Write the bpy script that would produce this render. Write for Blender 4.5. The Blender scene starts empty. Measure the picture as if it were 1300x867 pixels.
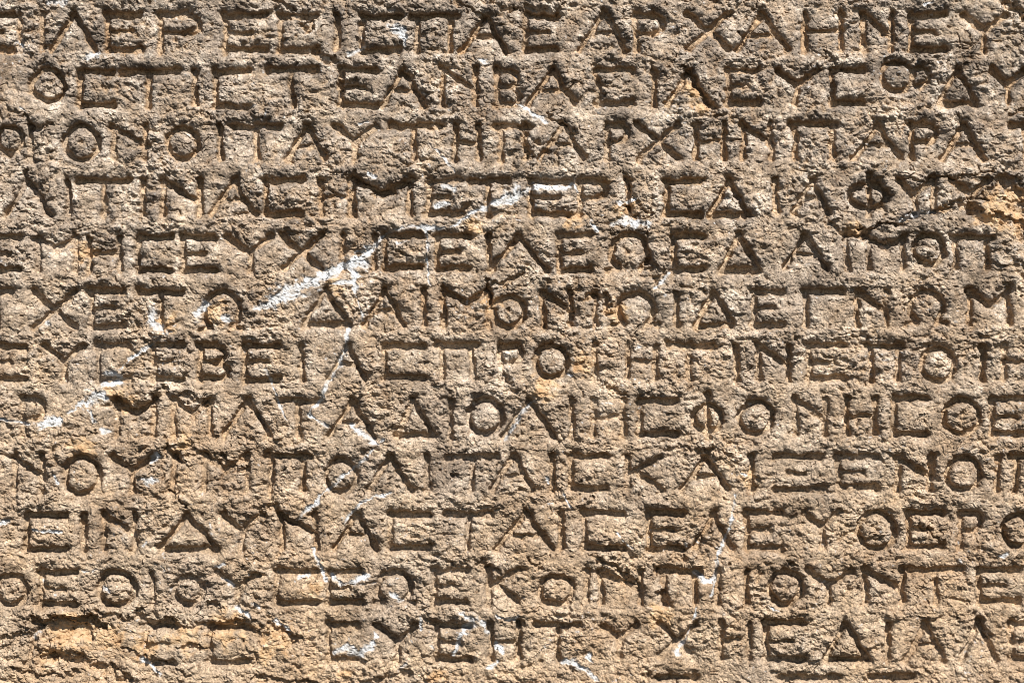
# An ancient Greek inscription cut into a weathered marble block, in raking sun.
import bpy, math, time
import numpy as np
T0 = time.time()
rng = np.random.default_rng(7)
R = math.radians
PX = 0.0005                      # one unit of the slab survey = 0.5 mm
W, H = 1300.0, 867.0
sc = bpy.context.scene

# ---------------------------------------------------------------- camera
cam_d = bpy.data.cameras.new('camera'); cam = bpy.data.objects.new('camera', cam_d)
sc.collection.objects.link(cam); sc.camera = cam
DIST = 1.7
cam.location = (0, -DIST, 0); cam.rotation_euler = (R(90), 0, 0)
cam_d.sensor_width = 36; cam_d.lens = 36 * DIST / (W * PX)
cam_d.clip_start = 0.01; cam_d.clip_end = 100

# ---------------------------------------------------------------- light
IN_PLANE, ABOVE = R(67), R(39)   # direction of the sun in the face, height above the face
s = (math.cos(ABOVE)*math.cos(IN_PLANE), -math.sin(ABOVE), math.cos(ABOVE)*math.sin(IN_PLANE))
wd = bpy.data.worlds.new('World'); sc.world = wd; wd.use_nodes = True
nt = wd.node_tree; bg = nt.nodes['Background']
sky = nt.nodes.new('ShaderNodeTexSky'); sky.sky_type = 'NISHITA'; sky.sun_disc = False
sky.dust_density = 0.3; sky.air_density = 1.0; sky.sun_elevation = math.asin(s[2]); sky.sun_rotation = math.atan2(s[0], s[1])
nt.links.new(sky.outputs[0], bg.inputs[0]); bg.inputs[1].default_value = 0.05
sl = bpy.data.lights.new('sun', 'SUN'); sun = bpy.data.objects.new('sun', sl)
sc.collection.objects.link(sun)
sl.energy = 5.0; sl.angle = R(0.55); sl.color = (1.0, 0.955, 0.88)
from mathutils import Vector
sun.rotation_euler = Vector(s).to_track_quat('Z', 'Y').to_euler()
sc.view_settings.view_transform = 'Standard'; sc.view_settings.look = 'None'
sc.view_settings.gamma = 1; sc.view_settings.use_curve_mapping = False
sc.view_settings.exposure = 1.05
sc.cycles.filter_width = 1.0

# ---------------------------------------------------------------- survey of the carving
# strokes are noted on twelve survey sheets (column, row of sheets); 3.824 sheet units = 1 slab unit
SX, SY = (0, 320, 640, 960), (0, 215, 425, 640)
SU = 3.8235
def cv(t, x, y):
    return SX[t[0]] + x / SU, SY[t[1]] + y / SU
GREEK = dict(A='alpha', B='beta', G='gamma', D='delta', E='epsilon', H='eta', O='omicron', I='iota', K='kappa', L='lambda',
             M='mu', N='nu', P='pi', R='rho', C='square sigma', T='tau', Y='upsilon', F='phi', X='chi', W='omega', Z='xi', V='sigma')
# line number, sheet, top, bottom, letters (kind x0 x1 [top bottom])
TEXT = '''
1 0,0 68 240 | E -90 60 | H~ 92 200 | L 250 460 | E 520 685 | R 780 968 | E 1088 1285
1 1,0 75 243 | C 135 310 | I 412 412 | C 532 712 | P 800 965 | A 1020 1240
1 2,0 72 240 | E 105 255 | A 370 592 50 235 | R 640 775 | X 890 1092 60 235
1 3,0 66 240 | A -90 148 | H 238 408 | N 520 660 | E 757 920 | Y 1005 1210
2 0,0 345 510 | O 150 306 332 488 | C 387 545 | T 590 855 | I 943 943 | C 1042 1205
2 1,0 335 508 | T 75 312 | E 428 600 | A 630 838 | N 925 1085 | B 1187 1300
2 2,0 338 500 | A 120 342 | C 452 622 | I 727 727 | L 790 1000 | E 1093 1230
2 3,0 336 497 | Y 108 300 | C 372 522 | O 615 765 295 440 | O 755 845 325 415 | D 890 1078 | Y 1150 1310
3 0,0 610 768 | O -20 108 612 740 | I 143 143 | O 308 475 605 775 | N 548 705 | O 812 960 615 770 | I 1068 1068 | T 1130 1360
3 1,0 610 770 | A 170 350 | Y 400 600 | T 670 910 | H 987 1100 | P 1205 1330
3 2,0 602 765 | A 180 392 | R 505 600 | X 650 842 | H 935 1070 | N 1165 1300
3 3,0 600 768 | P 195 368 | A 480 700 | R 760 880 | A 905 1112 | T 1240 1400
4 0,1 50 215 | L 30 235 | I 325 325 | T 385 620 | I 690 690 | N 790 965 | A 1020 1240
4 1,1 52 215 | C 67 235 | H 333 473 | M 492 768 | E 857 1010 | T 1055 1245
4 2,1 54 215 | E 130 320 | R 367 497 | I 600 600 | C 787 955 | D 1000 1187
4 3,1 50 205 | I 90 90 | A 180 355 | F 455 645 | Y 690 860 | I 868 868 | Y 960 1130
5 0,1 328 488 | E -60 85 | M~ 182 368 | H 432 578 | C 668 820 | E 888 1040 | Y 1110 1312
5 1,1 320 480 | X 150 328 | H 440 587 | C 642 820 | E 897 1050 | I 1148 1148
5 2,1 320 487 | L -70 205 | E 267 420 | W 520 702 310 490 | C 827 965 | D 1050 1238
5 3,1 325 475 | A 130 340 | I 440 440 | M 545 715 | O 772 918 312 460 | P 975 1125
6 0,1 588 765 | T -80 45 | X 160 358 | E 442 592 | T 680 880 | W 985 1158 592 775
6 1,1 582 755 | D 240 470 | A 540 737 | I 830 830 | M 930 1150 | O 1168 1322 615 765
6 2,1 592 755 | N 190 325 | I 442 442 | W 550 730 600 760 | I 835 835 | D 930 1108 | E 1212 1350
6 3,1 590 750 | G 240 418 | N 495 632 | W 750 912 590 750 | M 1035 1230
7 0,2 50 215 | E -70 110 | Y 215 402 | C 468 620 | E 737 885 | B 968 1105 | E 1187 1350
7 1,2 50 208 | I 240 240 | A 370 548 | C 645 828 | P 925 1070 | R 1205 1312
7 2,2 52 210 | O 152 308 48 210 | I 440 440 | H 600 735 | T 800 1012 | I 1130 1130
7 3,2 52 213 | N 16 158 | E 262 432 | P 562 692 | O 800 965 62 225 | I 1102 1102 | H 1205 1340
8 0,2 315 485 | R 108 205 310 485 | M 565 745 | M 838 1020 | L 1080 1320
8 1,2 318 488 | T 130 322 | A 375 582 | D 690 877 | I 965 965 | O 1048 1215 312 478
8 2,2 318 485 | L 0 240 | I 330 330 | H 430 575 | C 658 832 | F 920 1055 | O 1142 1308 320 482
8 3,2 308 480 | N 190 335 | H 445 582 | C 675 832 | O 912 1088 310 482 | E 1150 1320
9 0,2 588 755 | N 65 205 | O 308 482 592 770 | Y 545 735 | I~ 842 842 | M~ 990 1200
9 1,2 588 752 | P 92 248 | O 355 508 605 765 | L 565 767 | I 848 848 | T 950 1182
9 2,2 588 748 | A -60 145 | I 232 232 | C 330 492 | K 605 760 | A 870 1085 | I 1205 1205
9 3,2 590 748 | Z 92 322 | E 405 587 | N 690 850 | O 930 1092 590 755 | I 1175 1175 | P 1260 1400
10 0,3 50 218 | C 132 312 | I 402 402 | N 505 650 | D 760 1052 | Y 1080 1262
10 1,3 48 215 | N 140 310 | A 405 607 | C 668 858 | T 945 1162
10 2,3 42 212 | A -40 232 | I 280 280 | C 390 580 | E 705 868 | L 930 1110 | E 1182 1345
10 3,3 40 205 | Y 235 408 | O 498 678 38 215 | E 747 905 | R 1000 1100 | O 1200 1345 50 200
11 0,3 330 488 | O -22 125 340 490 | E 193 362 | O 475 650 325 490 | I 737 737 | O 840 982 345 485 | Y 1050 1245
11 1,3 325 478 | C 122 308 | E 372 522 | W 605 770 325 478 | E 887 1040 | K 1150 1290 315 470
11 2,3 325 478 | O 172 332 345 490 | I 400 400 | N 470 660 | P 780 925 | I 1040 1040 | I 1178 1178
11 3,3 318 472 | O 65 222 325 485 | Y 245 462 | N 535 712 | T 752 1002 | E 1090 1265
12 0,3 595 770 | A~ 120 260 | E~ 700 850 | C 1020 1195
12 1,3 585 752 | C 367 505 | Y 610 800 | E 897 1052 | H 1162 1290
12 2,3 580 742 | T 162 362 | Y 480 645 | X 760 927 | H 1057 1190
12 3,3 576 755 | E 50 228 | D 340 537 | I 640 640 | A 730 915 | L 1000 1175 | E 1242 1385
13 2,3 838 1000 | T 740 930
13 3,3 838 1000 | P 150 362 | T 560 762
'''
def arc(cx, cy, rx, ry, a0, a1, n):
    a = np.radians(np.linspace(a0, a1, n + 1))
    p = [(cx + rx*math.cos(t), cy - ry*math.sin(t)) for t in a]
    return [(p[i], p[i+1], 'r') for i in range(n)]
def glyph(k, x0, x1, y0, y1):
    """strokes of one letter: ((xa, ya), (xb, yb), sort) with sort h(orizontal) v(ertical) d(iagonal) r(ound)"""
    w, h = x1 - x0, y1 - y0; xm, ym = (x0 + x1)/2, (y0 + y1)/2
    P = lambda u, v: (x0 + u*w, y0 + v*h)
    L = lambda a, b, c, d, s: (P(a, b), P(c, d), s)
    if k == 'A': return [L(.52,0,0,1,'d'), L(.52,0,1,1,'d'), L(.27,.60,.72,.60,'t')]
    if k == 'L': return [L(.5,0,0,1,'d'), L(.5,0,1,1,'d')]
    if k == 'D': return [L(.5,0,.02,1,'d'), L(.5,0,1,1,'d'), L(.08,1,.92,1,'h')]
    if k == 'E': return [L(0,0,0,1,'v'), L(0,0,1,0,'h'), L(0,.5,.68,.5,'t'), L(0,1,1,1,'h')]
    if k == 'C': return [L(0,0,0,1,'v'), L(0,0,1,0,'h'), L(0,1,1,1,'h')]
    if k == 'V': return [L(0,0,0,.2,'v'), L(0,0,1,0,'h'), L(0,1,1,1,'h'), L(.05,.05,.6,.5,'d'), L(.6,.5,.95,.8,'d'), L(0,.5,0,1,'v')]
    if k == 'Z': return [L(0,0,1,0,'h'), L(.25,.5,.62,.5,'t'), L(0,1,1,1,'h')]
    if k == 'G': return [L(0,0,0,1,'v'), L(0,0,1,0,'h')]
    if k == 'T': return [L(0,0,1,0,'h'), L(.48,0,.48,1,'v')]
    if k == 'P': return [L(-.15,0,1.15,0,'h'), L(0,0,0,1,'v'), L(1,0,1,.97,'v')]
    if k == 'H': return [L(0,0,0,1,'v'), L(1,0,1,1,'v'), L(0,.48,1,.48,'t')]
    if k == 'I': return [((x0, y0), (x0 + 2, y1), 'v')]
    if k == 'N': return [L(0,0,0,1,'v'), L(1,0,1,1,'v'), L(-.04,0,1,.6,'D')]
    if k == 'M': return [L(0,0,0,1,'v'), L(1,0,1,1,'v'), L(0,0,.52,.38,'D'), L(1,0,.52,.38,'D')]
    if k == 'K': return [L(0,0,0,1,'v'), L(1,0,.08,.52,'d'), L(.25,.45,1,1,'d')]
    if k == 'X': return [L(0,0,1,1,'D'), L(1,0,0,1,'d')]
    if k == 'Y': return [L(0,0,.5,.46,'D'), L(1,0,.5,.46,'D'), L(.5,.42,.5,1,'v')]
    if k == 'O': return arc(xm, ym, w/2, h/2, 0, 360, 16)
    if k == 'W': return arc(xm, ym, w/2, h/2, -50, 230, 13) + [L(-.08,.97,.2,.97,'t'), L(.8,.97,1.08,.97,'t')]
    if k == 'F': return arc(xm, ym, w/2, h*.38, 0, 360, 14) + [L(.5,-.2,.5,1.12,'v')]
    if k == 'R': return [L(0,0,0,1,'v'), L(0,0,.6,0,'h')] + arc(x0 + .6*w, y0 + .26*h, .4*w, .26*h, 90, -90, 6) + [L(0,.53,.6,.53,'t')]
    if k == 'B': return [L(0,0,0,1,'v'), L(0,0,.55,0,'h'), L(0,1,.55,1,'h'), L(0,.5,.6,.5,'t')] + \
        arc(x0 + .5*w, y0 + .25*h, .4*w, .25*h, 90, -90, 6) + arc(x0 + .5*w, y0 + .75*h, .5*w, .25*h, 90, -90, 6)
HALF = dict(h=4.4, v=4.0, d=3.9, D=4.3, t=3.2, r=4.0)     # half widths of the cuts
letters = []                       # (line, kind, [strokes in slab units], centre)
bands = {}
for ln in TEXT.strip().splitlines():
    head, *ls = ln.split('|')
    n, t, y0, y1 = head.split(); t = tuple(int(q) for q in t.split(',')); y0, y1 = float(y0), float(y1)
    for l in ls:
        q = l.split(); k = q[0][0]; weak = .55 if q[0].endswith('~') else 1.0; a, b = float(q[1]), float(q[2])
        c, d = (float(q[3]), float(q[4])) if len(q) > 3 else (y0, y1)
        jit = rng.normal(0, 2.2, 4)
        st = []
        for (pa, pb, srt) in glyph(k, a, b, c + 4, d + 2):
            st.append((cv(t, pa[0], pa[1]), cv(t, pb[0], pb[1]), srt))
        letters.append((int(n), k, st, weak))
        X0 = cv(t, (a+b)/2, 0)[0]
        bands.setdefault(int(n), []).append((X0, cv(t, 0, y0)[1], cv(t, 0, y1)[1]))
print('letters', len(letters))

# breaks, chips and natural hollows: sheet, x y [x y ...], half width, depth (sheet units for lengths)
BREAKS = [
 ((0,3),[(0,660),(90,640),(150,650)],12,7),((0,3),[(150,560),(260,570),(400,560),(500,585)],18,18),((0,3),[(260,600),(420,615)],36,17),((0,3),[(210,735),(330,760),(390,740)],22,17),((0,3),[(60,800),(200,830),(380,820)],10,8),
 ((0,3),[(530,790),(600,860)],18,11),((0,3),[(670,545),(740,590),(830,570)],22,13),((0,3),[(450,530),(560,540),(650,560)],10,8),((0,3),[(850,700),(1000,690)],8,6),((0,3),[(600,700),(760,760),(900,830)],8,6),
 ((0,3),[(1010,590),(1180,592)],20,10),((0,2),[(820,730),(900,835)],6,7),((0,2),[(1000,740),(1110,640)],6,4),((0,2),[(960,560),(1120,640)],12,5),
 ((3,1),[(1150,230),(1240,250),(1300,280)],14,10),((3,1),[(1000,160),(1060,130),(1120,150)],10,9),((3,1),[(1220,40),(1300,60)],12,8),((3,0),[(1240,560),(1300,540)],10,6),
 ((2,0),[(860,320),(900,350),(990,500),(1040,560)],9,7),((1,1),[(1140,540),(1155,640)],10,9),((1,1),[(1180,560),(1300,500)],12,7),((2,1),[(0,560),(60,530)],10,6),
 ((0,3),[(235,590),(330,590),(455,605)],26,11),((0,3),[(250,640),(380,640)],30,9),((0,3),[(215,725),(350,735)],20,8),((0,3),[(190,590),(140,690)],14,6),
 ((0,3),[(380,765),(470,780),(620,860)],22,9),((0,3),[(680,530),(760,580),(830,565)],20,9),((0,3),[(830,590),(1010,592)],16,6),((0,3),[(1200,600),(1300,640)],16,6),
 ((3,1),[(1000,165),(1080,210),(1140,245)],24,13),((3,1),[(1120,120),(1190,60)],16,8),((3,1),[(1200,60),(1250,100),(1290,200)],40,15),((3,1),[(1280,300),(1300,330)],26,9),
 ((3,1),[(330,250),(380,280),(450,320),(540,320)],20,8),((3,1),[(550,340),(640,365)],16,8),((3,1),[(440,330),(560,285),(700,250),(860,200),(1000,160)],11,12),((3,1),[(1000,150),(1080,120),(1200,110)],9,6),
 ((3,1),[(580,60),(620,120),(600,190)],28,7),((3,1),[(700,60),(870,40),(1000,40),(1150,10)],10,6),
 ((2,1),[(635,120),(665,180),(720,240)],11,6),((2,1),[(590,30),(640,130)],9,5),((2,0),[(110,40),(250,65)],22,6),((2,1),[(690,440),(765,490),(740,540)],13,9),((2,2),[(950,560),(1010,600)],18,8),((2,2),[(500,260),(600,300)],11,7),
 ((1,0),[(300,255),(400,300)],18,9),((1,0),[(235,120),(290,125)],16,12),((1,0),[(100,5),(200,40)],14,8),((1,0),[(980,5),(1110,80)],13,8),((1,0),[(1150,10),(1300,60)],10,5),
 ((1,0),[(0,60),(170,70)],14,6),((1,0),[(720,350),(770,355)],20,10),((1,0),[(430,400),(500,410)],15,8),
 ((2,3),[(450,255),(560,330),(660,400)],17,10),((2,3),[(770,440),(790,490)],20,10),((2,3),[(735,310),(740,350)],12,9),((2,3),[(810,265),(860,260)],18,10),((2,3),[(120,280),(190,300)],11,6),
 ((2,3),[(500,200),(560,240)],12,7),((1,3),[(100,20),(210,85)],18,8),((1,3),[(105,585),(215,660)],14,9),((1,2),[(960,690),(995,690)],12,10),
 ((0,0),[(125,560),(150,620),(240,610)],10,8),((3,0),[(1225,10),(1290,80)],20,10),((0,2),[(870,300),(1000,330)],18,8),((0,2),[(820,560),(860,610)],22,10),
 ((0,2),[(540,320),(650,385),(790,275)],22,9),((0,2),[(1080,590),(1150,660),(1200,650)],10,8),((3,0),[(640,300),(780,290)],14,5),((3,0),[(940,210),(1100,210)],6,3),
 ((2,0),[(90,600),(120,760)],14,9),((2,0),[(230,560),(290,610)],12,6),((2,0),[(240,790),(340,640)],14,5),((2,1),[(400,620),(490,610),(500,680)],18,12),((2,1),[(580,180),(700,240)],8,7),
 ((2,1),[(680,260),(700,330)],6,5),((3,3),[(160,290),(200,300)],12,8),((3,3),[(800,100),(900,180)],8,6),((3,3),[(960,440),(1040,490)],8,4),((3,3),[(1080,560),(1130,640)],14,6),
 ((2,2),[(800,560),(1000,560),(1100,580)],9,4),((2,2),[(0,200),(40,230)],10,7),((1,3),[(0,20),(60,60)],18,5),((0,3),[(0,700),(110,650)],8,4),((0,3),[(1000,470),(1050,500)],14,10),
 ((1,3),[(1100,290),(1200,330)],14,7),((0,1),[(800,20),(900,130)],12,5),((3,0),[(330,250),(420,330)],9,5),((0,1),[(120,30),(170,80)],18,8),((1,1),[(460,20),(560,60)],12,7),((1,1),[(600,110),(740,70)],12,8),
 ((3,1),[(1190,560),(1240,560)],12,6),((2,3),[(0,560),(90,600)],14,7),((2,3),[(700,840),(900,850)],12,6),((1,3),[(0,850),(300,860)],14,7),((1,3),[(600,860),(760,820)],16,7)]
PITS = [((0,0),390,690,14,6),((3,3),585,118,22,8),((3,2),1000,385,14,7),((2,1),600,400,16,5),((2,1),590,470,10,7),((1,1),725,410,10,6),((1,1),745,365,8,5),((0,2),155,345,14,7),
 ((1,1),1240,680,10,7),((2,1),20,675,8,7),((0,0),850,730,12,5),((3,0),690,365,7,5),((1,1),1030,180,16,8),((0,0),230,440,18,6),((2,1),330,375,18,5),((2,3),255,400,12,4),
 ((2,2),380,140,10,6),((0,0),840,190,14,6),((2,0),160,690,14,9),((2,0),210,740,18,8),((0,3),740,540,22,10),((3,3),590,700,22,8),((2,1),240,180,30,7),((0,3),1040,480,14,8),((1,3),280,60,10,6)]
KNOBS = [((0,0),190,580,26,5),((1,0),240,612,20,5),((3,2),715,92,20,6),((2,0),252,410,18,4),((0,0),925,140,22,5),((1,0),850,870,18,3),((0,3),210,560,20,4)]
# white crystalline veins: sheet, [(x, y, width), ...]
VEINS = [
 ((1,1),[(30,675,44),(110,635,84),(250,565,86),(400,490,56),(460,460,50),(520,440,96),(590,370,34),(640,318,20),(760,272,15),(850,285,26),(960,285,14),(1060,220,26),(1160,170,24),(1250,130,70)]),
 ((2,1),[(30,130,90),(70,110,60),(190,85,30),(290,95,34),(330,60,12),(360,110,10)]),((2,1),[(540,270,40),(620,250,60),(700,270,34)]),((2,1),[(430,255,22),(450,300,18)]),((2,1),[(560,160,26),(640,150,18)]),
 ((2,1),[(730,575,14),(770,540,22),(800,500,16)]),((1,1),[(380,560,20),(490,545,44),(515,640,16),(540,730,16)]),((1,1),[(470,480,30),(500,510,50),(530,520,20)]),((1,1),[(850,290,14),(850,420,10),(860,560,10)]),((1,1),[(900,170,46),(950,165,20)]),((1,1),[(940,80,30),(985,100,30)]),
 ((1,1),[(700,360,14),(760,340,10)]),
 ((0,1),[(730,690,50),(740,740,66),(790,790,34)]),((0,1),[(950,710,40),(990,650,46),(1020,660,20)]),((0,1),[(1090,720,44),(1130,740,30)]),((0,1),[(1270,670,22),(1310,640,34)]),((0,1),[(225,745,22),(240,750,20)]),
 ((0,2),[(-20,400,16),(60,425,18),(140,435,14)]),((0,2),[(195,440,46),(250,425,70),(300,415,34)]),((0,2),[(420,330,30),(450,295,90),(500,305,60)]),((0,2),[(500,240,34),(590,235,22)]),((0,2),[(520,190,40),(575,195,34)]),((0,2),[(585,165,14),(640,110,16),(700,70,34),(740,40,10),(830,-20,12)]),((0,2),[(330,380,10),(400,330,16)]),
 ((0,2),[(440,370,34),(450,420,30)]),((0,2),[(500,465,26),(530,470,20)]),((0,2),[(730,610,34),(760,590,44)]),((0,2),[(700,700,30),(730,715,44)]),((0,2),[(250,670,16),(280,730,18)]),
 ((1,2),[(470,-30,18),(455,20,26),(445,100,28),(390,200,20),(330,320,18),(275,378,22),(310,415,16),(365,445,18)]),((1,2),[(60,170,16),(100,230,10),(130,330,18),(165,412,8)]),
 ((1,2),[(480,435,22),(540,490,40),(615,530,16),(640,510,20)]),((1,2),[(590,560,14),(480,655,22),(380,745,18),(280,840,22),(215,900,16)]),((1,2),[(670,765,24),(590,790,10),(510,830,18),(440,920,12)]),
 ((2,2),[(150,320,12),(100,360,20),(60,430,18),(0,505,20)]),((2,2),[(205,690,20),(215,725,12)]),((2,2),[(290,770,10),(325,835,10)]),((2,2),[(1130,680,14),(1180,680,14)]),((2,2),[(300,190,20),(320,200,16)]),((2,2),[(640,70,14),(665,60,14)]),
 ((2,3),[(540,140,8),(620,215,12)]),((2,3),[(1125,-40,22),(1110,50,18),(1080,150,16),(1040,230,22),(1020,380,24),(1010,440,20)]),((2,3),[(930,335,30),(970,365,46),(1010,380,30)]),((2,3),[(940,500,12),(910,580,12),(875,660,14),(840,720,40)]),
 ((2,3),[(190,680,14),(225,680,18)]),((2,3),[(300,760,40),(380,790,44),(450,850,20)]),((2,3),[(-30,545,18),(60,570,20)]),((2,3),[(410,730,30),(430,770,10)]),
 ((1,3),[(290,215,14),(320,290,18),(360,370,20)]),((1,3),[(390,350,30),(440,390,16),(500,375,30),(560,355,56)]),((1,3),[(670,440,24),(720,460,40)]),((1,3),[(400,720,30),(460,680,34),(510,730,50),(590,690,34),(600,630,24)]),
 ((1,3),[(1020,530,20),(1070,560,56),(1010,640,24),(980,730,14)]),((1,3),[(1120,570,24),(1140,620,28)]),((1,3),[(1190,690,34),(1220,720,40)]),((1,3),[(1200,550,14),(1290,555,30)]),((1,3),[(820,550,18),(825,610,16)]),((1,3),[(710,810,12),(750,770,20)]),((1,3),[(870,690,14),(885,720,12)]),((1,3),[(1150,790,30),(1200,760,16)]),
 ((1,3),[(230,360,26),(270,350,26)]),((1,3),[(120,560,24),(190,620,20)]),((1,3),[(0,480,10),(30,500,10)]),
 ((0,3),[(-10,100,50),(40,85,28)]),((0,3),[(150,120,14),(300,135,20)]),((0,3),[(400,325,14),(470,320,14)]),((0,3),[(1040,310,22),(1090,290,14)]),((0,3),[(1070,360,14),(1130,400,16)]),((0,3),[(1150,500,20),(1220,550,18)]),((0,3),[(160,650,24),(190,620,14)]),
 ((0,3),[(680,740,30),(780,820,18)]),((0,3),[(500,400,20),(530,420,22)]),((0,3),[(700,200,16),(710,190,16)]),((0,3),[(1230,470,14),(1260,500,14)]),((0,3),[(780,300,20),(800,320,14)]),
 ((0,0),[(240,15,26),(310,10,36)]),((0,0),[(80,200,16),(110,225,26)]),((0,0),[(400,290,26),(470,265,40)]),((1,0),[(470,265,26),(540,230,22)]),((1,0),[(660,130,20),(730,150,60),(740,210,40)]),((1,0),[(860,700,10),(930,770,16),(980,840,12)]),((1,0),[(520,600,14),(560,590,16)]),
 ((2,0),[(60,500,20),(200,590,30)]),((1,0),[(1100,290,14),(1140,310,30)]),((3,1),[(700,245,20),(760,220,34),(860,205,26)]),((3,3),[(40,490,8),(130,520,9)]),((3,0),[(820,25,18),(850,15,14)]),((1,1),[(570,25,20),(600,35,24)]),((3,3),[(1180,260,18),(1220,240,10)]),((0,0),[(130,540,10),(100,520,8)])]
ORANGE = [((3,1),1180,200,110),((3,1),1260,140,70),((3,1),1260,270,60),((3,1),480,300,50),((3,1),920,190,30),((2,0),910,440,60),((2,0),970,520,50),((0,3),350,630,130),((0,3),520,640,90),((0,3),1100,600,100),((0,3),900,650,90),((0,3),700,690,80),
 ((0,3),260,730,70),((2,1),480,60,30),((2,1),600,190,60),((2,1),330,240,60),((2,2),200,260,70),((2,2),380,140,60),((1,3),300,420,50),((1,3),110,640,90),((1,3),60,720,60),((0,1),410,400,60),((0,1),1040,700,70),((0,1),780,740,70),((0,2),560,290,60),
 ((1,1),400,560,60),((1,1),1150,640,50),((2,2),1180,690,50),((1,3),440,830,40),((2,3),760,540,60),((0,2),400,540,70),((0,2),880,520,60),((1,1),1090,280,50),((2,1),550,700,60),((1,3),900,840,50),((0,2),620,330,50)]

# ---------------------------------------------------------------- noise
def lattice(seed):
    r = np.random.default_rng(seed); a = r.random((256, 256)) * 2*np.pi
    return np.cos(a).astype(np.float32), np.sin(a).astype(np.float32)
def noise(x, y, seed):
    gx, gy = lattice(seed)
    xi = np.floor(x); yi = np.floor(y); fx = (x - xi).astype(np.float32); fy = (y - yi).astype(np.float32)
    xi = xi.astype(np.int32) & 255; yi = yi.astype(np.int32) & 255; x1 = (xi+1) & 255; y1 = (yi+1) & 255
    u = fx*fx*fx*(fx*(fx*6-15)+10); v = fy*fy*fy*(fy*(fy*6-15)+10)
    def g(a, b, dx, dy): return gx[a, b]*dx + gy[a, b]*dy
    n0 = g(xi, yi, fx, fy); n1 = g(x1, yi, fx-1, fy); n2 = g(xi, y1, fx, fy-1); n3 = g(x1, y1, fx-1, fy-1)
    a = n0 + u*(n1-n0); b = n2 + u*(n3-n2)
    return (a + v*(b-a)) * 1.5
def fbm(x, y, seed, octv, gain=.5):
    t = 0; a = 1
    for o in range(octv): t = t + a*noise(x*2**o + 17.3*o, y*2**o - 9.1*o, seed+o); a *= gain
    return t
def billow(x, y, seed, octv, gain=.5):
    t = 0; a = 1; 
    for o in range(octv):
        th = .9*o + .2; f = 2.03**o; xr = (x*math.cos(th) - y*math.sin(th))*f; yr = (x*math.sin(th) + y*math.cos(th))*f
        t = t + a*(np.abs(noise(xr + 17.3*o, yr - 9.1*o, seed+o))*2 - .55); a *= gain
    return t
def worley(x, y, seed):
    r = np.random.default_rng(seed); px = r.random((256, 256)).astype(np.float32); py = r.random((256, 256)).astype(np.float32); pv = r.random((256, 256)).astype(np.float32)
    xi = np.floor(x).astype(np.int32); yi = np.floor(y).astype(np.int32)
    f1 = np.full(x.shape, 9., np.float32); f2 = f1.copy(); val = np.zeros(x.shape, np.float32)
    for i in (-1, 0, 1):
        for j in (-1, 0, 1):
            a = (xi+i) & 255; b = (yi+j) & 255
            dx = xi+i+px[a, b]-x; dy = yi+j+py[a, b]-y
            d = (dx*dx+dy*dy).astype(np.float32)
            near = d < f1
            f2 = np.where(near, f1, np.minimum(f2, d)); val = np.where(near, pv[a, b] + .45*(dx*(pv[b, a]-.5) + dy*(px[a, b]-.5)), val); f1 = np.where(near, d, f1)
    return np.sqrt(f1), np.sqrt(f2), val
def sstep(a, b, x):
    t = np.clip((x-a)/(b-a), 0, 1); return t*t*(3-2*t)

# ---------------------------------------------------------------- grid: fine over the inscription, coarser outwards
CELL = 1.12; M = 14; EXT = 260
def axis(n):
    core = np.arange(-M, n+M+CELL, CELL)
    out = []; p = 0; st = CELL
    while p < EXT: st = min(st*1.06, 7); p += st; out.append(p)
    out = np.array(out)
    return np.concatenate([core[0]-out[::-1], core, core[-1]+out])
ax, ay = axis(W), axis(H)
NX, NY = len(ax), len(ay)
X, Y = np.meshgrid(ax, ay); X = X.astype(np.float32); Y = Y.astype(np.float32)      # [row, col]
print('grid', NX, NY, NX*NY)
wx = 2.2*noise(X/21, Y/17, 1) + 1.5*noise(X/8, Y/7, 2) + .9*noise(X/3.3, Y/3.3, 3)
wy = 2.2*noise(X/21, Y/17, 4) + 1.5*noise(X/8, Y/7, 5) + .9*noise(X/3.3, Y/3.3, 6)
XW, YW = X+wx, Y+wy

def seg_dist(xs, ys, a, b):
    dx, dy = b[0]-a[0], b[1]-a[1]; L2 = dx*dx+dy*dy + 1e-9
    t = np.clip(((xs-a[0])*dx + (ys-a[1])*dy)/L2, 0, 1)
    return np.hypot(xs-a[0]-t*dx, ys-a[1]-t*dy), t
def window(x0, x1, y0, y1, m):
    i0, i1 = np.searchsorted(ax, [min(x0, x1)-m, max(x0, x1)+m]); j0, j1 = np.searchsorted(ay, [min(y0, y1)-m, max(y0, y1)+m])
    return slice(j0, j1), slice(i0, i1)

# letters: normalised distance to the nearest cut, and which letter it belongs to
G = np.full(X.shape, 9, np.float32); GS = np.zeros(X.shape, np.float32); LID = np.full(X.shape, -1, np.int32); DEP = np.ones(X.shape, np.float32)
for li, (n, k, st, c) in enumerate(letters):
    ldep = rng.uniform(.70, 1.12)*c
    for (a, b, srt) in st:
        hw = HALF[srt]*rng.uniform(.92, 1.1) if srt != 'r' else HALF['r']
        dp = ldep*(1.0 if srt in 'hDrd' else (.62 if srt == 't' else .85))
        if srt != 'r': a = (a[0]+rng.normal(0, .7), a[1]+rng.normal(0, .7)); b = (b[0]+rng.normal(0, .7), b[1]+rng.normal(0, .7))
        w = window(a[0], b[0], a[1], b[1], 26)
        d, t = seg_dist(XW[w], YW[w], a, b)
        hwv = hw*(1 + (0 if srt == 'r' else .22)*np.abs(2*t-1)**3)
        g = d/hwv
        m = g < G[w]
        G[w] = np.where(m, g, G[w]); LID[w] = np.where(m, li, LID[w]); DEP[w] = np.where(m, dp, DEP[w])
        GS[w] += np.exp(-np.maximum(d-hwv, 0)/2.2)*dp*(.55 if srt == 'r' else 1)

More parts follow.
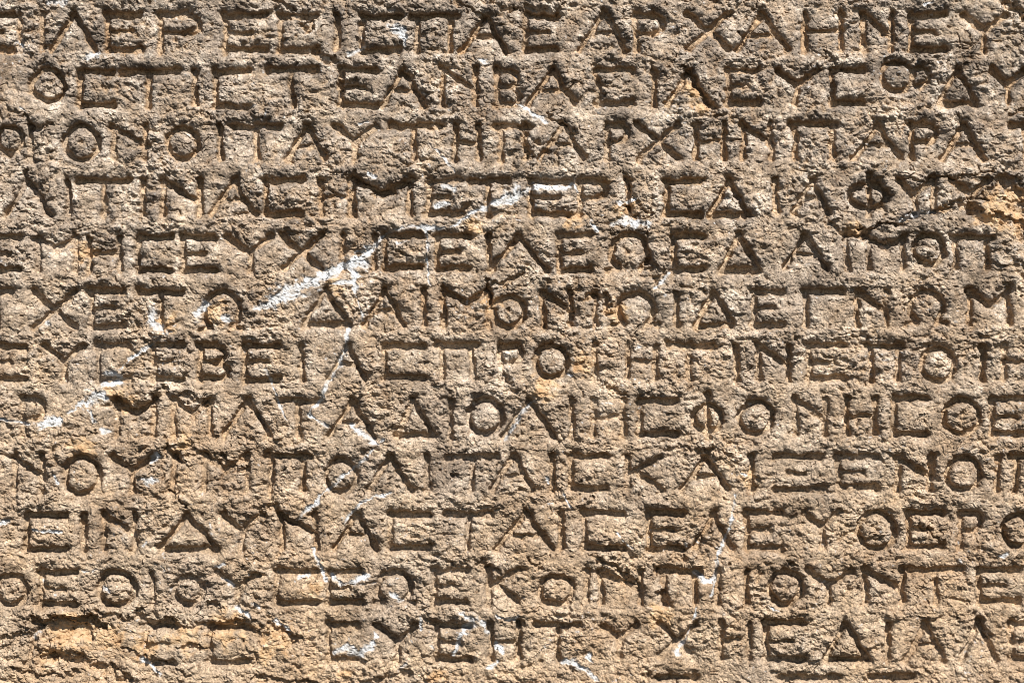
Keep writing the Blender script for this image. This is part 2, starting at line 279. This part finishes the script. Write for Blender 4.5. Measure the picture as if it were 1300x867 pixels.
GD = np.maximum(-2.2*np.log(np.maximum(GS, 1e-5)), 0)
# writing lines lie in shallow sunk bands
band = np.zeros(X.shape, np.float32)
for n, pts in bands.items():
    if n > 12: continue
    pts = sorted(pts); p = np.array(pts)
    pf = np.polyfit(p[:, 0], p[:, 1], 3 if len(p) > 6 else 1); qf = np.polyfit(p[:, 0], p[:, 2], 3 if len(p) > 6 else 1)
    xc = np.clip(ax, p[0, 0], p[-1, 0]); yt = np.polyval(pf, xc)[None, :]; yb = np.polyval(qf, xc)[None, :]
    inx = sstep(p[0, 0]-60, p[0, 0]-20, XW)*(1-sstep(p[-1, 0]+20, p[-1, 0]+60, XW))
    band += sstep(-7.5, -1.5, YW-yt)*(1-sstep(0, 6.5, YW-yb))*inx
print('strokes', time.time()-T0)

# the rock itself: worn, nodular, slightly foliated marble
q = X*.97 - Y*.10; r_ = Y*1.0 + X*.06
dx0 = 5*noise(q/30, r_/22, 11) + 1.3*noise(q/11, r_/9, 12) + .6*noise(q/4.5, r_/4.5, 16); dy0 = 5*noise(q/30, r_/22, 13) + 1.3*noise(q/11, r_/9, 14) + .6*noise(q/4.5, r_/4.5, 18)
a, b = q+dx0, r_+dy0
rough = .48 + .95*sstep(-.55, .65, noise(X/75, Y/60, 15) + .5*noise(X/25, Y/22, 17))
h = 3.6*noise(X/230, Y/190, 21) + 2.6*noise(X/95, Y/60, 22) + 1.3*noise(X/38, Y/26, 23)
h1 = 2.4*billow(a/24, b/18, 30, 2, .5) + 1.9*noise(q/13, r_/10.5, 36) + 1.35*fbm(q/6.9, r_/6.1, 37, 3, .6)
f1, f2, cellv = worley((q+.7*dx0)/8.2, (r_+.7*dy0)/6.8, 40)
h2 = 1.2*(cellv-.5) + 2.3*(.45-f1*f1) - .5*(1-sstep(0, .14, f2-f1))
f1b, f2b, cvb = worley((q+.5*dx0)/4.4, (r_+.5*dy0)/3.9, 41)
h3 = .3*(cvb-.5) + .65*(.45-f1b*f1b) + .4*noise(X/2.6, Y/2.4, 42)
det = (h1 + h2 + h3)*rough
h = h + det
RAW = h.copy()
# thin natural cracks and small pits
cr = np.abs(fbm(a/62, b/34, 50, 3, .5)); crm = (1-sstep(0, .026, cr))*sstep(0, .35, noise(X/50, Y/50, 51))
h -= 4.2*crm
ps = noise(a/6.5, b/5.2, 60); h -= 4.2*sstep(.50, .74, ps)*sstep(-.2, .3, noise(X/40, Y/40, 61))
ps2 = noise(a/3.4, b/2.8, 63); h -= 2.6*sstep(.52, .74, ps2)*sstep(-.3, .2, noise(X/30, Y/30, 64))
knob = noise(a/7.5, b/6.5, 62); h += 1.6*sstep(.45, .8, knob)

wear = np.clip(.92 + .55*noise(X/60, Y/45, 70) + .32*noise(X/16, Y/16, 71), .35, 1.15)
DEPTH = 11.0
cut = sstep(1.12, .60, G)*DEPTH*DEP*wear
tq = np.clip(GD/8, 0, 1); tw = np.clip(GD/15, 0, 1); should = 4.2*(1-np.sqrt(np.maximum(1-(1-tq)**2, 0))) + 2.0*(1-tw)**2
h = h*(1-.45*sstep(1.1, .5, G)) - cut - should - .5*band*(1+1.2*noise(X/33, Y/33, 72))
brk = np.zeros(X.shape, np.float32)
def soft(w, d, hw, dep):
    v = sstep(1.25, .35, d/hw)*dep; brk[w] = np.maximum(brk[w], v)
for t, pts, hw, dep in BREAKS:
    p = [cv(t, *u) for u in pts]; hw = hw/SU*1.25
    for u, v in zip(p[:-1], p[1:]):
        w = window(u[0], v[0], u[1], v[1], hw+16)
        d, _ = seg_dist(XW[w]+1.6*wx[w], YW[w]+1.6*wy[w], u, v); soft(w, d, hw, dep)
for t, px_, py_, rr, dep in PITS:
    c = cv(t, px_, py_); rr = rr/SU*1.2; w = window(c[0], c[0], c[1], c[1], rr+16)
    soft(w, np.hypot(XW[w]-c[0], YW[w]-c[1]), rr, dep*.8)
h -= brk*.95
for t, px_, py_, rr, dep in KNOBS:
    c = cv(t, px_, py_); rr = rr/SU*1.2; w = window(c[0], c[0], c[1], c[1], rr+16)
    h[w] += sstep(1.2, .3, np.hypot(XW[w]-c[0], YW[w]-c[1])/rr)*dep*.8
# veins
V = np.zeros(X.shape, np.float32); VID = np.full(X.shape, -1, np.int32)
vn = .72 + .75*noise(a/11, b/9, 80) + .5*noise(a/5, b/4.5, 86) + .15*noise(X/2.6, Y/2.6, 81)
for vi, (t, pts) in enumerate(VEINS):
    for (x0, y0, w0), (x1, y1, w1) in zip(pts[:-1], pts[1:]):
        u = cv(t, x0, y0); v = cv(t, x1, y1); mw = max(w0, w1)/SU
        w = window(u[0], v[0], u[1], v[1], mw+10)
        d, tt = seg_dist(XW[w], YW[w], u, v); hw = (w0+(w1-w0)*tt)/SU*.5
        m = sstep(1.45, .55, d/hw/np.maximum(vn[w], .12))
        better = m > V[w]; V[w] = np.where(better, m, V[w]); VID[w] = np.where(better, vi, VID[w])
speck = sstep(.62, .8, noise(a/5, b/4.2, 82) + .35*noise(X/60, Y/60, 83) - .12)*.85
OR = np.zeros(X.shape, np.float32)
for t, x0, y0, rr in ORANGE:
    c = cv(t, x0, y0); rr = rr/SU; w = window(c[0], c[0], c[1], c[1], rr*1.6+8)
    d = np.hypot(XW[w]+2*wx[w]-c[0], (YW[w]+2*wy[w]-c[1])*1.15)/rr
    OR[w] = np.maximum(OR[w], sstep(1.2, .5, d + .6*noise(a[w]/12, b[w]/7, 84)))
h = h - V*(det*.78 + 1.3*(1-.5*sstep(1, .4, G))) + V*.7*billow(X/5, Y/5, 85, 2)
OR = OR*(1-V)
print('height', time.time()-T0, float(h.min()), float(h.max()))

# weathering masks: dust lodges in hollows, patina stays on what stands proud
def blur(A, k):
    for ax_ in (0, 1):
        c = np.cumsum(np.pad(A, [(k+1, k) if i == ax_ else (0, 0) for i in (0, 1)], mode='edge'), axis=ax_, dtype=np.float64)
        n = A.shape[ax_]; sl = [slice(None)]*2; s2 = [slice(None)]*2
        sl[ax_] = slice(2*k+1, 2*k+1+n); s2[ax_] = slice(0, n); A = ((c[tuple(sl)]-c[tuple(s2)])/(2*k+1)).astype(np.float32)
    return A
hb = blur(blur(h, 6), 6)
proud = np.clip(.5 + (h-hb)/9, 0, 1)

# ---------------------------------------------------------------- material
def mat_stone():
    m = bpy.data.materials.new('weathered_marble'); m.use_nodes = True; n = m.node_tree.nodes; l = m.node_tree.links
    b = n['Principled BSDF']; b.inputs['Roughness'].default_value = .85; b.inputs['Specular IOR Level'].default_value = .25
    def at(nm):
        o = n.new('ShaderNodeAttribute'); o.attribute_name = nm; return o.outputs['Fac']
    tc = n.new('ShaderNodeTexCoord').outputs['Object']
    def nz(sc_, det, rg=.6, dist=0):
        o = n.new('ShaderNodeTexNoise'); o.inputs['Scale'].default_value = sc_; o.inputs['Detail'].default_value = det
        o.inputs['Roughness'].default_value = rg; o.inputs['Distortion'].default_value = dist; l.new(tc, o.inputs['Vector']); return o.outputs['Fac']
    def ramp(f, stops):
        o = n.new('ShaderNodeValToRGB'); e = o.color_ramp.elements
        e[0].position, e[0].color = stops[0][0], (*stops[0][1], 1); e[1].position, e[1].color = stops[-1][0], (*stops[-1][1], 1)
        for p, c in stops[1:-1]: q = e.new(p); q.color = (*c, 1)
        l.new(f, o.inputs[0]); return o.outputs[0]
    def mix(f, A, B, mode='MIX'):
        o = n.new('ShaderNodeMix'); o.data_type = 'RGBA'; o.blend_type = mode
        if isinstance(f, float): o.inputs[0].default_value = f
        else: l.new(f, o.inputs[0])
        for i, v in ((6, A), (7, B)):
            if isinstance(v, tuple): o.inputs[i].default_value = (*v, 1)
            else: l.new(v, o.inputs[i])
        return o.outputs[2]
    g = lambda v: (v, v, v)
    base = ramp(nz(9, 6, .62), [(.30, (.272, .177, .101)), (.45, (.333, .232, .144)), (.55, (.345, .255, .171)), (.68, (.30, .232, .174))])
    grey = ramp(nz(60, 8, .7), [(.36, (.100, .079, .063)), (.5, (.240, .195, .157)), (.64, (.43, .372, .315))])
    up = n.new('ShaderNodeSeparateXYZ'); l.new(tc, up.inputs[0])
    mr = n.new('ShaderNodeMapRange'); mr.inputs['From Min'].default_value = -.22; mr.inputs['From Max'].default_value = .22; mr.inputs['To Min'].default_value = .22; mr.inputs['To Max'].default_value = 1.15
    l.new(up.outputs['Z'], mr.inputs[0])
    pm = n.new('ShaderNodeMath'); pm.operation = 'MULTIPLY'; l.new(at('proud'), pm.inputs[0]); l.new(mr.outputs[0], pm.inputs[1])
    p2 = n.new('ShaderNodeMath'); p2.operation = 'MULTIPLY_ADD'; p2.use_clamp = True; l.new(nz(22, 5, .65), p2.inputs[0]); p2.inputs[1].default_value = .9; p2.inputs[2].default_value = -.30
    p3 = n.new('ShaderNodeMath'); p3.operation = 'ADD'; p3.use_clamp = True; l.new(pm.outputs[0], p3.inputs[0]); l.new(p2.outputs[0], p3.inputs[1])
    col = mix(p3.outputs[0], base, grey)
    tone = ramp(nz(26, 6, .68, .4), [(.30, (.55, .51, .47)), (.44, (.90, .88, .86)), (.56, (1.04, 1.03, 1.01)), (.70, (1.36, 1.33, 1.28))])
    col = mix(.85, col, tone, 'MULTIPLY')
    fine = ramp(nz(420, 5, .75), [(.35, g(.5)), (.5, g(1.0)), (.65, g(1.3))])
    col = mix(.8, col, fine, 'MULTIPLY')
    crys = ramp(nz(1050, 3, .7), [(.37, g(.58)), (.5, g(1.0)), (.63, g(1.42))])
    col = mix(.8, col, crys, 'MULTIPLY')
    dots = ramp(nz(190, 4, .65, .6), [(.32, (.40, .32, .25)), (.43, g(1.0))])
    col = mix(.75, col, dots, 'MULTIPLY')
    och = ramp(nz(130, 6, .7), [(.35, (.28, .165, .082)), (.52, (.39, .265, .155)), (.68, (.44, .345, .24))])
    col = mix(at('iron'), col, och)
    wht = ramp(nz(260, 4, .6), [(.36, (.31, .295, .28)), (.48, (.41, .41, .415)), (.62, (.50, .51, .53))])
    vm = n.new('ShaderNodeMath'); vm.operation = 'MULTIPLY'; l.new(at('vein'), vm.inputs[0])
    vr = n.new('ShaderNodeMapRange'); vr.inputs['From Min'].default_value = .35; vr.inputs['From Max'].default_value = .53; vr.inputs['To Min'].default_value = .48; vr.inputs['To Max'].default_value = 1.0
    l.new(nz(55, 5, .65), vr.inputs[0]); l.new(vr.outputs[0], vm.inputs[1])
    col = mix(vm.outputs[0], col, wht)
    l.new(col, b.inputs['Base Color'])
    bp = n.new('ShaderNodeBump'); bp.inputs['Strength'].default_value = .65; bp.inputs['Distance'].default_value = .0013
    l.new(nz(800, 4, .75), bp.inputs['Height']); l.new(bp.outputs[0], b.inputs['Normal'])
    return m
STONE = mat_stone()

# ---------------------------------------------------------------- meshes
co = np.empty((NY*NX, 3), np.float32)
co[:, 0] = ((X-W/2)*PX).ravel(); co[:, 2] = ((H/2-Y)*PX).ravel(); co[:, 1] = (-h*PX).ravel()
attrs = dict(vein=np.maximum(V, speck*.8).ravel(), iron=OR.ravel(), proud=proud.ravel())
ii = np.arange(NY*NX, dtype=np.int32).reshape(NY, NX)
quads = np.stack([ii[:-1, :-1], ii[1:, :-1], ii[1:, 1:], ii[:-1, 1:]], -1).reshape(-1, 4)
Gq = G[:-1, :-1]; Lq = LID[:-1, :-1]; Vq = V[:-1, :-1]; Vi = VID[:-1, :-1]; NLET = len(letters)
fid = np.where(Gq < .98, Lq, -1)
fid = np.where((fid < 0) & (Vq > .55), NLET + Vi, fid).ravel()

def build(name, faces, parent=None, extra=None):
    used, inv = np.unique(faces, return_inverse=True)
    c = co[used]; f = inv.reshape(-1, 4).astype(np.int32)
    av = {k: v[used] for k, v in attrs.items()}
    if extra is not None:
        ec, ef = extra(used, len(c)); c = np.concatenate([c, ec]); f = np.concatenate([f, ef])
        av = {k: np.concatenate([v, np.zeros(len(ec), np.float32)]) for k, v in av.items()}
    me = bpy.data.meshes.new(name)
    me.vertices.add(len(c)); me.vertices.foreach_set('co', c.ravel())
    me.loops.add(f.size); me.loops.foreach_set('vertex_index', f.ravel())
    me.polygons.add(len(f)); me.polygons.foreach_set('loop_start', np.arange(0, f.size, 4, dtype=np.int32))
    me.update(calc_edges=True)
    for k, v in av.items():
        A = me.attributes.new(k, 'FLOAT', 'POINT'); A.data.foreach_set('value', v.astype(np.float32))
    me.materials.append(STONE)
    me.polygons.foreach_set('use_smooth', np.zeros(len(f), bool))
    o = bpy.data.objects.new(name, me); sc.collection.objects.link(o)
    if parent: o.parent = parent
    return o

def block(used, n0):
    """sides and back of the block behind the dressed face"""
    ring = np.concatenate([ii[0, :], ii[1:, -1], ii[-1, -2::-1], ii[-2:0:-1, 0]])
    idx = np.searchsorted(used, ring).astype(np.int32)
    D = .16; N = len(ring)
    l1 = co[ring].copy(); l2 = co[ring].copy(); l1[:, 1] += D*.5; l2[:, 1] = D
    sgn = np.stack([np.sign(l1[:, 0]), np.zeros(N), np.sign(l1[:, 2])], 1)
    l1 += sgn*rng.uniform(-.001, .003, (N, 1)); l2 += sgn*rng.uniform(-.001, .002, (N, 1))
    ec = np.concatenate([l1, l2, [[0, D, 0]]]).astype(np.float32)
    k = np.arange(N); k2 = (k+1) % N
    s1 = np.stack([idx, idx[k2], n0+k2, n0+k], 1); s2 = np.stack([n0+k, n0+k2, n0+N+k2, n0+N+k], 1)
    tl, tr, br, bl = 0, NX-1, NX-1+NY-1, 2*(NX-1)+NY-1
    cap = np.array([[n0+N+tl, n0+N+tr, n0+N+br, n0+N+bl]])
    return ec[:-1], np.concatenate([s1, s2, cap]).astype(np.int32)
root = build('inscribed_stone', quads[fid < 0], extra=block)
root['label'] = 'weathered tan marble block covered in lines of carved Greek capitals'; root['category'] = 'stone inscription'

ORD = ['', 'top', 'second', 'third', 'fourth', 'fifth', 'sixth', 'seventh', 'eighth', 'ninth', 'tenth', 'eleventh', 'twelfth', 'cut-off bottom']
lines = {}
for n in range(1, 14):
    e = bpy.data.objects.new('text_line', None); sc.collection.objects.link(e); e.parent = root
    e.empty_display_size = .01; e['label'] = ORD[n] + ' line of carved Greek capital letters'; lines[n] = e
order = np.argsort(fid, kind='stable'); sf = fid[order]
for v in np.unique(sf):
    if v < 0: continue
    i0, i1 = np.searchsorted(sf, [v, v+1]); fc = quads[order[i0:i1]]
    if v < NLET:
        n, k, st, c = letters[v]; o = build('carved_letter', fc, lines[n]); o['label'] = 'carved Greek letter ' + GREEK[k]
    else:
        o = build('marble_vein', fc, root); o['label'] = 'white crystalline marble vein in the tan stone'
print('built', time.time()-T0, 'faces', len(quads))
